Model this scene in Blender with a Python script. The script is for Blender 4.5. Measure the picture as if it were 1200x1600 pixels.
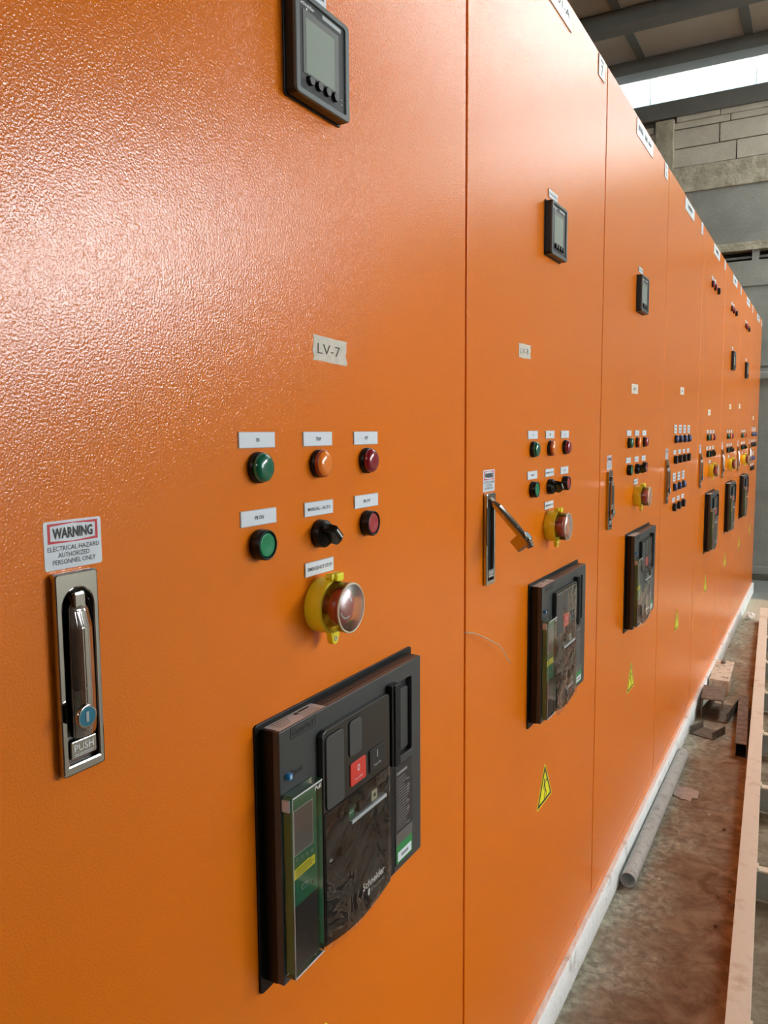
import bpy, bmesh, math, random
from mathutils import Vector, Matrix
random.seed(4)
for o in list(bpy.data.objects): bpy.data.objects.remove(o)
S = bpy.context.scene
COL = S.collection

# ------------------------------------------------------------------ camera
D_CAM, H_CAM = 0.4687, 1.2605
YAW, PITCH, ROLL, FPX = 0.50846, 0.09961, -0.006819, 1241.27
F = Vector((-math.sin(YAW)*math.cos(PITCH), math.cos(YAW)*math.cos(PITCH), -math.sin(PITCH)))
r_ = F.cross(Vector((0, 0, 1))).normalized(); u_ = r_.cross(F)
r2 = r_*math.cos(ROLL)+u_*math.sin(ROLL); u2 = -r_*math.sin(ROLL)+u_*math.cos(ROLL)
cd = bpy.data.cameras.new('camera'); cam = bpy.data.objects.new('camera', cd); COL.objects.link(cam)
M = Matrix((r2, u2, -F)).transposed().to_4x4(); M.translation = (D_CAM, 0, H_CAM)
cam.matrix_world = M
cd.sensor_fit = 'VERTICAL'; cd.sensor_height = 36; cd.lens = FPX/1600*36
cd.clip_start = 0.01; cd.clip_end = 200
S.camera = cam

# ------------------------------------------------------------------ light and exposure
S.view_settings.view_transform = 'Standard'; S.view_settings.look = 'None'
S.view_settings.gamma = 1; S.view_settings.use_curve_mapping = False
EXPOSURE = 0.74
WORLD = 7.0
WINDOW_E = 1.3          # the strip of the clerestory seen in the picture
GLARE_E = (1.6, 0.7, 29.0)  # unseen glazing right of the strip, added for reflections on the cabinets
ROOF_E = 11.0             # glowing roof sheets out of view, added to brighten the far cabinets
S.view_settings.exposure = EXPOSURE
S.cycles.caustics_reflective = False; S.cycles.caustics_refractive = False
W = bpy.data.worlds.new('overcast_sky'); S.world = W; W.use_nodes = True
bg = W.node_tree.nodes['Background']; bg.inputs[0].default_value = (0.91, 0.98, 1.0, 1); bg.inputs[1].default_value = WORLD

# ------------------------------------------------------------------ materials
MATS = {}
def mat(name, col, rough=0.5, metal=0.0, bump=None, noise=None, emit=None, spec=0.5, coat=0.0):
    """bump=(scale, distance, detail); noise=(scale, colour2, low, high)"""
    if name in MATS: return MATS[name]
    m = bpy.data.materials.new(name); m.use_nodes = True; MATS[name] = m
    nt = m.node_tree; b = nt.nodes['Principled BSDF']
    b.inputs['Base Color'].default_value = (*col, 1); b.inputs['Roughness'].default_value = rough
    b.inputs['Metallic'].default_value = metal; b.inputs['Specular IOR Level'].default_value = spec
    b.inputs['Coat Weight'].default_value = coat
    geo = nt.nodes.new('ShaderNodeNewGeometry')
    if noise:
        n = nt.nodes.new('ShaderNodeTexNoise'); n.inputs['Scale'].default_value = noise[0]; n.inputs['Detail'].default_value = 6
        n.inputs['Roughness'].default_value = .65
        nt.links.new(geo.outputs['Position'], n.inputs['Vector'])
        cr = nt.nodes.new('ShaderNodeValToRGB'); cr.color_ramp.elements[0].position = noise[2]; cr.color_ramp.elements[1].position = noise[3]
        cr.color_ramp.elements[0].color = (*col, 1); cr.color_ramp.elements[1].color = (*noise[1], 1)
        nt.links.new(n.outputs['Fac'], cr.inputs[0]); nt.links.new(cr.outputs[0], b.inputs['Base Color'])
    if bump:
        n = nt.nodes.new('ShaderNodeTexNoise'); n.inputs['Scale'].default_value = bump[0]; n.inputs['Detail'].default_value = bump[2]
        nt.links.new(geo.outputs['Position'], n.inputs['Vector'])
        bp = nt.nodes.new('ShaderNodeBump'); bp.inputs['Strength'].default_value = 1; bp.inputs['Distance'].default_value = bump[1]
        nt.links.new(n.outputs['Fac'], bp.inputs['Height']); nt.links.new(bp.outputs[0], b.inputs['Normal'])
    if emit:
        b.inputs['Emission Color'].default_value = (*emit[0], 1); b.inputs['Emission Strength'].default_value = emit[1]
    return m

def srgb(r, g, b):
    f = lambda c: (c/255/12.92) if c/255 <= .04045 else ((c/255+.055)/1.055)**2.4
    return (f(r), f(g), f(b))

paint = mat('orange_structured_paint', (0.86, 0.200, 0.004), rough=0.19, bump=(500, 0.00036, 1.7), spec=0.5)
blackp = mat('black_plastic', (0.005, 0.005, 0.005), rough=0.35, spec=.3)
blackm = mat('black_satin_plastic', (0.012, 0.012, 0.013), rough=0.45)
grayp = mat('dark_grey_plastic', (0.020, 0.021, 0.022), rough=0.5, spec=.3)
grayd = mat('charcoal_plastic', (0.022, 0.021, 0.020), rough=0.25)
padm = mat('grey_pad_plastic', (0.055, 0.055, 0.053), rough=0.5)
bezelm = mat('meter_bezel_grey', (0.065, 0.085, 0.085), rough=0.4)
lcd = mat('lcd_glass', (0.29, 0.34, 0.29), rough=0.25)
lcdb = mat('lcd_border', (0.17, 0.18, 0.17), rough=0.25)
chrome = mat('chrome', (0.50, 0.48, 0.47), rough=0.09, metal=1)
white = mat('white_label', (0.80, 0.86, 0.93), rough=0.3)
whitet = mat('label_edge', (0.50, 0.52, 0.54), rough=0.4)
ink = mat('black_ink', (0.012, 0.012, 0.014), rough=0.5)
pencil = mat('pencil_mark', (0.09, 0.07, 0.06), rough=0.7)
wprint = mat('white_print', (0.75, 0.76, 0.76), rough=0.5)
gprint = mat('grey_print', (0.28, 0.28, 0.28), rough=0.5)
redp = mat('red_print', (0.60, 0.02, 0.04), rough=0.4)
tapem = mat('paper_tape', (0.66, 0.60, 0.50), rough=0.8, noise=(90, (0.76, 0.70, 0.60), .4, .65))
greenl = mat('green_lens', (0.0, 0.14, 0.075), rough=0.18, coat=.6)
greenb = mat('green_button', (0.0, 0.24, 0.09), rough=0.35)
orangel = mat('orange_lens', (0.95, 0.24, 0.015), rough=0.18, coat=.6)
orangeb = mat('orange_lens_rim', (0.35, 0.05, 0.005), rough=0.3)
redl = mat('red_lens', (0.28, 0.005, 0.02), rough=0.18, coat=.6)
redb = mat('red_button', (0.40, 0.03, 0.035), rough=0.35)
bluel = mat('blue_lens', (0.03, 0.05, 0.20), rough=0.2, coat=.6)
blackl = mat('black_button', (0.02, 0.02, 0.022), rough=0.35)
mushm = mat('mushroom_red', (0.42, 0.03, 0.02), rough=0.3)
yellowp = mat('yellow_plastic', (0.92, 0.74, 0.02), rough=0.35)
yellows = mat('yellow_sticker', (0.95, 0.88, 0.02), rough=0.4)
pcbg = mat('green_plastic', (0.01, 0.17, 0.07), rough=0.4)
offred = mat('off_button_red', (0.72, 0.05, 0.035), rough=0.35)
bluebt = mat('blue_button', (0.03, 0.25, 0.55), rough=0.3)
keyblue = mat('blue_key_cap', (0.02, 0.18, 0.27), rough=0.3)
silver = mat('silver_sticker', (0.60, 0.64, 0.66), rough=0.4)
greypl = mat('pale_grey_plastic', (0.42, 0.46, 0.48), rough=0.35)
cream = mat('cream_plastic', (0.6, 0.58, 0.4), rough=0.4)
gapm = mat('gap_shade_black', (0.01, 0.006, 0.004), rough=0.9)  # shade inside seams, slots and recesses put in as near-black

def clearmat(name, tint, base, rough=0.06, bump=None):
    m = bpy.data.materials.new(name); m.use_nodes = True; MATS[name] = m; nt = m.node_tree
    nt.nodes.remove(nt.nodes['Principled BSDF'])
    out = nt.nodes['Material Output']
    tr = nt.nodes.new('ShaderNodeBsdfTransparent'); tr.inputs[0].default_value = (*tint, 1)
    gl = nt.nodes.new('ShaderNodeBsdfGlossy'); gl.inputs['Roughness'].default_value = rough; gl.inputs[0].default_value = (1, 1, 1, 1)
    fr = nt.nodes.new('ShaderNodeFresnel'); fr.inputs[0].default_value = 1.5
    ad = nt.nodes.new('ShaderNodeMath'); ad.operation = 'ADD'; ad.inputs[1].default_value = base; ad.use_clamp = True
    mx = nt.nodes.new('ShaderNodeMixShader')
    nt.links.new(fr.outputs[0], ad.inputs[0]); nt.links.new(ad.outputs[0], mx.inputs[0])
    nt.links.new(tr.outputs[0], mx.inputs[1]); nt.links.new(gl.outputs[0], mx.inputs[2]); nt.links.new(mx.outputs[0], out.inputs[0])
    if bump:
        geo = nt.nodes.new('ShaderNodeNewGeometry'); n = nt.nodes.new('ShaderNodeTexNoise'); n.inputs['Scale'].default_value = bump[0]
        n.inputs['Detail'].default_value = 2; n.inputs['Distortion'].default_value = 1.5
        bp = nt.nodes.new('ShaderNodeBump'); bp.inputs['Distance'].default_value = bump[1]
        nt.links.new(geo.outputs['Position'], n.inputs['Vector']); nt.links.new(n.outputs['Fac'], bp.inputs['Height'])
        nt.links.new(bp.outputs[0], gl.inputs['Normal']); nt.links.new(bp.outputs[0], fr.inputs['Normal'])
    return m
clear = clearmat('clear_plastic', (0.93, 0.93, 0.92), 0.03)
clearfront = clearmat('clear_cap_plastic', (0.96, 0.95, 0.93), 0.12, 0.30)
film = clearmat('protective_film', (0.95, 0.94, 0.92), 0.03, 0.03, bump=(16, 0.003))

# ------------------------------------------------------------------ mesh builder
def rrect(y0, y1, z0, z1, r=0.0, n=4, corners=(1, 1, 1, 1)):
    """rounded rectangle outline in (y, z); corners: bl, br, tr, tl"""
    pts = []
    cs = [(y0+r, z0+r, 180, corners[0], y0, z0), (y1-r, z0+r, 270, corners[1], y1, z0), (y1-r, z1-r, 0, corners[2], y1, z1), (y0+r, z1-r, 90, corners[3], y0, z1)]
    for cy, cz, a, on, ky, kz in cs:
        if r <= 0 or not on: pts.append((ky, kz)); continue
        for i in range(n+1):
            t = math.radians(a+90*i/n); pts.append((cy+r*math.cos(t), cz+r*math.sin(t)))
    return pts
def circ(cy, cz, r, n=32): return [(cy+r*math.cos(2*math.pi*i/n), cz+r*math.sin(2*math.pi*i/n)) for i in range(n)]

class MB:
    def __init__(s): s.bm = bmesh.new(); s.mats = []
    def mi(s, m):
        if m not in s.mats: s.mats.append(m)
        return s.mats.index(m)
    def _merge(s, b2, m, smooth=False):
        i = s.mi(m)
        for f in b2.faces: f.material_index = i; f.smooth = smooth
        me = bpy.data.meshes.new('t'); b2.to_mesh(me); b2.free(); s.bm.from_mesh(me); bpy.data.meshes.remove(me)
    def box(s, x0, x1, y0, y1, z0, z1, m, bev=0.0, seg=2, rot=None, pivot=None):
        b = bmesh.new(); bmesh.ops.create_cube(b, size=1)
        for v in b.verts: v.co = Vector(((x0+x1)/2+v.co.x*(x1-x0), (y0+y1)/2+v.co.y*(y1-y0), (z0+z1)/2+v.co.z*(z1-z0)))
        if bev > 0: bmesh.ops.bevel(b, geom=list(b.edges), offset=bev, segments=seg, affect='EDGES', profile=0.6)
        if rot is not None:
            p = Vector(pivot)
            for v in b.verts: v.co = rot @ (v.co-p)+p
        s._merge(b, m); return s
    def prism(s, pts, x0, x1, m, bev=0.0, seg=2, smooth=False, rot=None, pivot=None):
        """outline in (y,z) extruded from x0 (back) to x1 (front), front edge bevelled"""
        b = bmesh.new(); n = len(pts)
        lo = [b.verts.new((x0, y, z)) for y, z in pts]
        cy = sum(p[0] for p in pts)/n; cz = sum(p[1] for p in pts)/n
        rings = [lo]
        if bev > 0:
            # bevel by inset along the vertex normals
            def inset(d):
                out = []
                for i in range(n):
                    p0, p1, p2 = Vector(pts[i-1]), Vector(pts[i]), Vector(pts[(i+1) % n])
                    e1 = (p1-p0).normalized(); e2 = (p2-p1).normalized()
                    n1 = Vector((-e1.y, e1.x)); n2 = Vector((-e2.y, e2.x)); nn = (n1+n2)
                    if nn.length < 1e-6: nn = n1
                    nn.normalize(); k = max(.35, nn.dot(n1)); out.append(p1+nn*d/k)
                return out
            rings.append([b.verts.new((x1-bev, y, z)) for y, z in pts])
            for j in range(1, seg+1):
                t = math.pi/2*j/seg
                q = inset(bev*(1-math.cos(t)))
                rings.append([b.verts.new((x1-bev+bev*math.sin(t), a, c)) for a, c in q])
        else: rings.append([b.verts.new((x1, y, z)) for y, z in pts])
        for a, c in zip(rings, rings[1:]):
            for i in range(n): b.faces.new((a[i], a[(i+1) % n], c[(i+1) % n], c[i]))
        b.faces.new(rings[-1]); b.faces.new(list(reversed(lo)))
        bmesh.ops.recalc_face_normals(b, faces=b.faces)
        if rot is not None:
            p = Vector(pivot)
            for v in b.verts: v.co = rot @ (v.co-p)+p
        s._merge(b, m, smooth); return s
    def lathe(s, cy, cz, prof, m, n=40, smooth=True, x_off=0):
        """prof: list of (x, r) revolved about the x axis through (cy, cz)"""
        b = bmesh.new(); rings = []
        for x, r in prof:
            if r < 1e-6: rings.append([b.verts.new((x+x_off, cy, cz))]); continue
            rings.append([b.verts.new((x+x_off, cy+r*math.cos(2*math.pi*i/n), cz+r*math.sin(2*math.pi*i/n))) for i in range(n)])
        for a, c in zip(rings, rings[1:]):
            for i in range(n):
                j = (i+1) % n
                if len(a) == 1 and len(c) == 1: continue
                if len(a) == 1: b.faces.new((a[0], c[j], c[i]))
                elif len(c) == 1: b.faces.new((a[i], a[j], c[0]))
                else: b.faces.new((a[i], a[j], c[j], c[i]))
        bmesh.ops.recalc_face_normals(b, faces=b.faces)
        i = s.mi(m)
        me = bpy.data.meshes.new('t')
        for f in b.faces: f.material_index = i; f.smooth = smooth
        b.to_mesh(me); b.free(); s.bm.from_mesh(me); bpy.data.meshes.remove(me); return s
    def plate(s, outer, holes, x0, x1, m, bev=0.0):
        """flat plate with holes: outlines in (y, z), thickness x0..x1"""
        cu = bpy.data.curves.new('c', 'CURVE'); cu.dimensions = '2D'; cu.fill_mode = 'BOTH'
        for o in [outer]+list(holes):
            sp = cu.splines.new('POLY'); sp.points.add(len(o)-1); sp.use_cyclic_u = True
            for p, (y, z) in zip(sp.points, o): p.co = (y, z, 0, 1)
        cu.extrude = (x1-x0)/2-bev; cu.bevel_depth = bev; cu.bevel_resolution = 1; cu.offset = -bev
        s._curve(cu, m, lambda v: Vector(((x0+x1)/2+v.z, v.x, v.y))); return s
    def _curve(s, cu, m, fn):
        o = bpy.data.objects.new('tmp', cu); COL.objects.link(o)
        dg = bpy.context.evaluated_depsgraph_get(); me = bpy.data.meshes.new_from_object(o.evaluated_get(dg))
        for v in me.vertices: v.co = fn(v.co)
        i = s.mi(m)
        b = bmesh.new(); b.from_mesh(me)
        bmesh.ops.recalc_face_normals(b, faces=b.faces)
        for f in b.faces: f.material_index = i; f.smooth = False
        b.to_mesh(me); b.free(); s.bm.from_mesh(me)
        bpy.data.objects.remove(o); bpy.data.curves.remove(cu); bpy.data.meshes.remove(me)
    def text(s, body, cy, cz, x, h, m, width=None, ang=0.0, shear=0.0, bold=0.0, align='CENTER'):
        """lettering on a surface facing +x, h = capital height"""
        cu = bpy.data.curves.new('t', 'FONT'); cu.body = body; cu.size = 1; cu.align_x = align; cu.resolution_u = 2
        cu.fill_mode = 'FRONT'; cu.shear = shear; cu.offset = bold
        o = bpy.data.objects.new('tmp', cu); COL.objects.link(o)
        dg = bpy.context.evaluated_depsgraph_get(); me = bpy.data.meshes.new_from_object(o.evaluated_get(dg))
        k = h/0.70
        ky = k
        if width and len(me.vertices):
            w = max(v.co.x for v in me.vertices)-min(v.co.x for v in me.vertices); ky = width/w
        ca, sa = math.cos(ang), math.sin(ang)
        for v in me.vertices:
            yy, zz = v.co.x*ky, (v.co.y-0.35)*k
            v.co = Vector((x, cy+yy*ca-zz*sa, cz+yy*sa+zz*ca))
        i = s.mi(m)
        b = bmesh.new(); b.from_mesh(me)
        for f in b.faces:
            f.normal_update()
            if f.normal.x < 0: f.normal_flip()
            f.material_index = i
        b.to_mesh(me); b.free(); s.bm.from_mesh(me)
        bpy.data.objects.remove(o); bpy.data.curves.remove(cu); bpy.data.meshes.remove(me); return s
    def poly(s, pts, x, m):
        i = s.mi(m); f = s.bm.faces.new([s.bm.verts.new((x, y, z)) for y, z in pts]); f.normal_update()
        if f.normal.x < 0: f.normal_flip()
        f.material_index = i; return s
    def rect(s, y0, y1, z0, z1, x, m): return s.poly([(y0, z0), (y1, z0), (y1, z1), (y0, z1)], x, m)
    def mesh(s, name):
        me = bpy.data.meshes.new(name); s.bm.to_mesh(me); s.bm.free()
        for m in s.mats: me.materials.append(m)
        return me

def link(name, me, parent=None, loc=(0, 0, 0), label=None, rot=None):
    o = bpy.data.objects.new(name, me); COL.objects.link(o); o.location = loc
    if rot: o.rotation_euler = rot
    if parent: o.parent = parent
    if label: o['label'] = label
    return o
def tag(o, label, cat, group=None, kind=None):
    o['label'] = label; o['category'] = cat
    if group: o['group'] = group
    if kind: o['kind'] = kind
    return o
def struct(name, me, loc=(0, 0, 0), label=None):
    o = link(name, me, None, loc); o['kind'] = 'structure'
    return o

# ================================================================== SETTING
def floor_mat():
    m = bpy.data.materials.new('dirty_concrete_floor'); m.use_nodes = True; nt = m.node_tree; b = nt.nodes['Principled BSDF']
    geo = nt.nodes.new('ShaderNodeNewGeometry'); L = nt.links.new
    def noise(sc, det, dist=0):
        n = nt.nodes.new('ShaderNodeTexNoise'); n.inputs['Scale'].default_value = sc; n.inputs['Detail'].default_value = det; n.inputs['Distortion'].default_value = dist
        n.inputs['Roughness'].default_value = .62
        L(geo.outputs['Position'], n.inputs['Vector']); return n
    def math_(op, a, c=None):
        n = nt.nodes.new('ShaderNodeMath'); n.operation = op
        for i, v in enumerate((a, c)):
            if v is None: continue
            if isinstance(v, (int, float)): n.inputs[i].default_value = v
            else: L(v, n.inputs[i])
        return n.outputs[0]
    def mix(f, a, c):
        n = nt.nodes.new('ShaderNodeMix'); n.data_type = 'RGBA'; L(f, n.inputs[0])
        for i, v in ((6, a), (7, c)):
            if isinstance(v, tuple): n.inputs[i].default_value = (*v, 1)
            else: L(v, n.inputs[i])
        return n.outputs[2]
    def ramp(v, lo, hi):
        n = nt.nodes.new('ShaderNodeMapRange'); n.inputs[1].default_value = lo; n.inputs[2].default_value = hi; L(v, n.inputs[0]); n.interpolation_type = 'SMOOTHSTEP'; return n.outputs[0]
    sep = nt.nodes.new('ShaderNodeSeparateXYZ'); L(geo.outputs['Position'], sep.inputs[0])
    big = noise(5, 6, .4).outputs['Fac']; fine = noise(42, 7, .4).outputs['Fac']; mid = noise(13, 7, .5).outputs['Fac']
    grey = mix(ramp(fine, .35, .68), FLOOR_G1, FLOOR_G2)
    mud = mix(ramp(mid, .35, .7), FLOOR_M1, FLOOR_M2)
    # mud trodden along the aisle: its own ragged shape, more of it away from the plinth
    k = math_('ADD', math_('MULTIPLY', sep.outputs['X'], 3.2), math_('MULTIPLY', math_('SUBTRACT', big, .5), 2.2))
    k = math_('ADD', k, math_('MULTIPLY', math_('SUBTRACT', mid, .5), 1.0))
    k = ramp(k, -.15, .85)
    # no mud beyond the frame, on the right
    k = math_('MULTIPLY', k, ramp(math_('SUBTRACT', .62, sep.outputs['X']), 0, .3))
    col = mix(k, grey, mud)
    yy = math_('ADD', sep.outputs['Y'], math_('MULTIPLY', math_('SUBTRACT', big, .5), .25))
    col = mix(ramp(yy, 5.70, 5.76), col, mix(ramp(fine, .3, .7), (0.50, 0.46, 0.35), (0.62, 0.58, 0.46)))
    col = mix(ramp(yy, 6.42, 6.5), col, (0.24, 0.26, 0.25))
    L(col, b.inputs['Base Color']); b.inputs['Roughness'].default_value = .85; b.inputs['Specular IOR Level'].default_value = .25
    bp = nt.nodes.new('ShaderNodeBump'); bp.inputs['Distance'].default_value = .0035; bp.inputs['Strength'].default_value = .8
    L(math_('ADD', fine, mid), bp.inputs['Height']); L(bp.outputs[0], b.inputs['Normal'])
    return m
FLOOR_G1, FLOOR_G2 = (0.26, 0.255, 0.20), (0.60, 0.59, 0.48)
FLOOR_M1, FLOOR_M2 = (0.18, 0.105, 0.062), (0.38, 0.30, 0.21)
YW = 7.33
b = MB(); b.box(-3, 13, -4, YW+.4, -0.2, 0, floor_mat()); struct('floor', b.mesh('floor'))

plas = mat('grey_plaster', (0.23, 0.233, 0.21), rough=.9, noise=(2.2, (0.34, 0.345, 0.31), .35, .7), bump=(60, .003, 6))
plas2 = mat('dark_plaster', (0.22, 0.225, 0.205), rough=.9, noise=(3, (0.30, 0.30, 0.275), .35, .7), bump=(60, .003, 6))
rough_c = mat('rough_concrete', (0.28, 0.255, 0.185), rough=.95, noise=(9, (0.52, 0.48, 0.37), .35, .68), bump=(25, .012, 6))
blockm = mat('aerated_block', (0.46, 0.42, 0.34), rough=.9, noise=(6, (0.57, 0.53, 0.44), .3, .7), bump=(50, .004, 6))
mortar = mat('mortar', (0.12, 0.11, 0.085), rough=.95)
steelg = mat('grey_painted_steel', (0.12, 0.12, 0.105), rough=.6, noise=(4, (0.155, 0.152, 0.132), .3, .7))
roofm = mat('roof_panel', (0.34, 0.29, 0.23), rough=.7, noise=(1.2, (0.44, 0.38, 0.31), .3, .7))
roofj = mat('roof_joint', (0.12, 0.12, 0.105), rough=.7)

class WB(MB):
    def box(s, x0, x1, y0, y1, z0, z1, m, bev=0.0, **k):
        if x1 > TX0 and z1 > TZ0 and x0 < TX0: s.box(x0, TX0, y0, y1, z0, z1, m, bev); s.box(TX0, x1, y0, y1, z0, z1, m, bev); return
        if x0 >= TX0 and z1 > TZ0:
            if z0 < TZ0: MB.box(s, x0, x1, y0, y1, z0, TZ0, m)
            return
        if z1 <= WZ0+1e-6 or z0 >= WZ1-1e-6 or x1 <= WX0 or x0 >= WX1: MB.box(s, x0, x1, y0, y1, z0, z1, m, bev); return
        if z0 < WZ0: MB.box(s, max(x0, WX0), min(x1, WX1), y0, y1, z0, WZ0, m)
        if z1 > WZ1: MB.box(s, max(x0, WX0), min(x1, WX1), y0, y1, WZ1, z1, m)
        if x0 < WX0: MB.box(s, x0, WX0, y0, y1, z0, z1, m, bev)
        if x1 > WX1: MB.box(s, WX1, x1, y0, y1, z0, z1, m, bev)
b = WB()
X0, X1 = -3.0, 13.0
TX0, TZ0 = 6.3, 3.15      # tallest unseen glazing, added for glare on the nearest cabinet
WX0, WX1, WZ0, WZ1 = .95, X1, 3.62, 4.02     # out of view the clerestory is made taller for cabinet glare
b.box(X0, X1, YW, YW+.25, 0, 1.77, plas)
b.box(X0, X1, YW, YW+.25, 1.77, 1.79, mortar)
b.box(X0, X1, YW, YW+.25, 1.79, 2.405, plas)
b.box(X0, X1, YW+.012, YW+.25, 2.405, 2.445, plas2)
b.box(X0, X1, YW, YW+.25, 2.445, 2.65, plas)
b.box(X0, X1, YW+.12, YW+.25, 2.65, 2.735, gapm)          # open slot in the wall, its shade painted near-black
for x in [-2.2, -1.1, -0.14, 0.95, 2.1, 3.3, 4.5]: b.box(x, x+.05, YW+.01, YW+.13, 2.65, 2.735, plas)
b.box(X0, X1, YW+.03, YW+.08, 2.672, 2.69, steelg)
b.box(X0, X1, YW-.012, YW+.25, 2.735, 2.80, rough_c)
b.box(X0, X1, YW, YW+.25, 2.80, 3.262, plas)
b.box(X0, X1, YW-.02, YW+.25, 3.262, 3.47, rough_c, bev=.004)
b.box(X0, X1, YW+.02, YW+.25, 3.47, 3.88, mortar)
b.box(-.93, -.775, YW-.03, YW+.2, 3.45, 3.875, rough_c, bev=.01)
for j, (z0, z1, off) in enumerate([(3.478, 3.626, -.287), (3.634, 3.782, -.42), (3.790, 3.842, -.34)]):
    x = off-.6*5
    while x < X1:
        a, c = max(x+.004, X0), min(x+.596, X1)
        if a < -.775 < c: 
            b.box(-.775, c, YW-.0, YW+.2, z0, z1, blockm, bev=.003)
            if a < -.93: b.box(a, -.93, YW, YW+.2, z0, z1, blockm, bev=.003)
        elif a >= -.93 and c <= -.775: pass
        else: b.box(a, c, YW+random.uniform(-.004, .004), YW+.2, z0, z1, blockm, bev=.003)
        x += .6
b.box(-.76, -.42, YW-.02, YW+.2, 3.842, 3.885, blockm, bev=.004)
b.box(-.415, 3, YW-.012, YW+.2, 3.842, 3.895, blockm, bev=.004)
b.box(X0, X1, YW-.03, YW+.01, 0, .045, mortar, bev=.004)
b.box(X0, X1, YW-.014, YW+.01, .05, .115, plas, bev=.004)
struct('wall_end', b.mesh('wall_end'))
b = WB(); b.box(X0, X1, YW-.055, YW-.003, 1.672, 1.742, mat('pale_conduit', (0.30, 0.31, 0.29), rough=.5), bev=.015); struct('trim_1', b.mesh('trim_1'))
b = MB()
b.box(X0, .95, YW-.04, YW+.22, 3.885, 4.02, steelg, bev=.006)      # steel beam under the clerestory
struct('trim_2', b.mesh('trim_2'))
# clerestory: translucent daylight strip between beam and roof
pane = mat('daylit_translucent_panel', (0.8, 0.85, 0.85), rough=.4, emit=((0.86, 0.98, 1.0), WINDOW_E))
pane2 = mat('daylit_translucent_panel_low', (0.6, 0.65, 0.65), rough=.4, emit=((0.72, 0.95, 1.0), WINDOW_E*.55))
b = MB()
b.box(X0, .45, YW+.05, YW+.07, 4.02, 4.105, pane2); b.box(X0, .45, YW+.05, YW+.07, 4.105, 4.26, pane)
for i, (xa, xb) in enumerate(((.95, 2.75), (2.75, 6.3), (6.3, X1))):
    b.box(xa, xb, YW+.05, YW+.07, TZ0 if i == 2 else 3.62, 4.0 if i == 2 else 4.26, mat('added_glare_glazing_%d' % i, (.8, .85, .85), emit=((0.94, 0.98, 1.0), GLARE_E[i])))  # glowing panels added out of view to cast glare on the doors
b.box(TX0, X1, YW+.03, YW+.09, 4.0, 4.26, steelg); b.box(.45, .95, YW+.05, YW+.07, 4.02, 4.26, steelg)
w = struct('window_1', b.mesh('window_1'))
b = MB()
for x in [-2.6, -.99, -.16, 1.4, 3.0, 4.6]: b.box(x-.002, x+.002, YW+.035, YW+.052, 4.02, 4.26, greypl)
f_ = link('window_frame', b.mesh('window_frame'), w)
# ceiling: panels, joints along y, purlins along x
b = MB(); ZC = 4.33
b.box(X0, X1, -4, YW+.4, ZC, ZC+.08, roofm)
x = -1.82-.81
while x < X1:
    b.box(x-.035, x+.035, -4, YW+.3, ZC-.012, ZC, roofj, bev=.003); x += .81
struct('ceiling', b.mesh('ceiling'))
b = MB()
for ya, yb in ((4.50, 5.16), (5.38, 6.04), (6.25, 6.92)): b.box(.95, 1.95, ya, yb, ZC-.022, ZC-.014, mat('added_roof_glow_sheet', (.8, .85, .85), emit=((0.93, 1.0, 0.98), ROOF_E)))  # added emitters under the roof, lighting the far cabinets
struct('added_roof_glow', b.mesh('added_roof_glow'))
n = 3
yp = YW-.22
while yp > -4:
    b = MB(); b.box(X0, X1, yp-.04, yp+.10, ZC-.115, ZC-.012, steelg, bev=.006); b.box(X0, X1, yp-.055, yp+.115, ZC-.125, ZC-.112, steelg)
    struct('trim_%d' % n, b.mesh('purlin')); n += 1; yp -= .87
# unseen sides of the hall, also set to shape the light
hallw = mat('hall_wall', (0.20, 0.14, 0.10), rough=.9, noise=(1.5, (0.27, 0.22, 0.18), .3, .7))
b = MB(); b.box(-3.2, -3, -4, YW+.4, 0, ZC, hallw); struct('wall_left', b.mesh('wall_left'))
b = MB(); b.box(13, 13.2, -4, 1.5, 0, ZC, hallw); b.box(13, 13.2, 1.5, YW+.4, 0, 1.0, hallw); struct('wall_right', b.mesh('wall_right'))
b = MB(); b.box(-3, 13, -4.2, -4, 0, 2.9, hallw); b.box(-3, 13, -4.2, -4, 3.5, ZC, hallw); struct('added_wall_back', b.mesh('added_wall_back'))  # unseen wall, added to keep the left-facing sides dark
b = MB(); b.box(1.9, 2.1, -4, 1.0, 0, ZC, hallw); struct('added_light_blocker', b.mesh('added_light_blocker'))  # unseen blocker, added to cut side light on the nearest cabinet
for i, (cx, cy) in enumerate(((12.6, 1.5), (12.6, 4.8))):      # unseen right side, opened between added columns to let sky light in
    b = MB(); b.box(cx, cx+.3, cy, cy+.3, 0, ZC, hallw, bev=.01); struct('trim_%d' % (40+i), b.mesh('column'))
# whitewashed concrete plinth under the cabinets
plm = mat('whitewashed_plinth', (0.90, 0.95, 0.95), rough=.85, noise=(14, (0.36, 0.34, 0.27), .56, .74), bump=(40, .006, 7))
Y0 = 0.291; PL = .08
b = MB(); b.box(-.66, .012, Y0-.3, Y0+6.43, 0, PL, plm, bev=.003)
pm = b.mesh('plinth'); struct('trim_%d' % n, pm)

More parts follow.
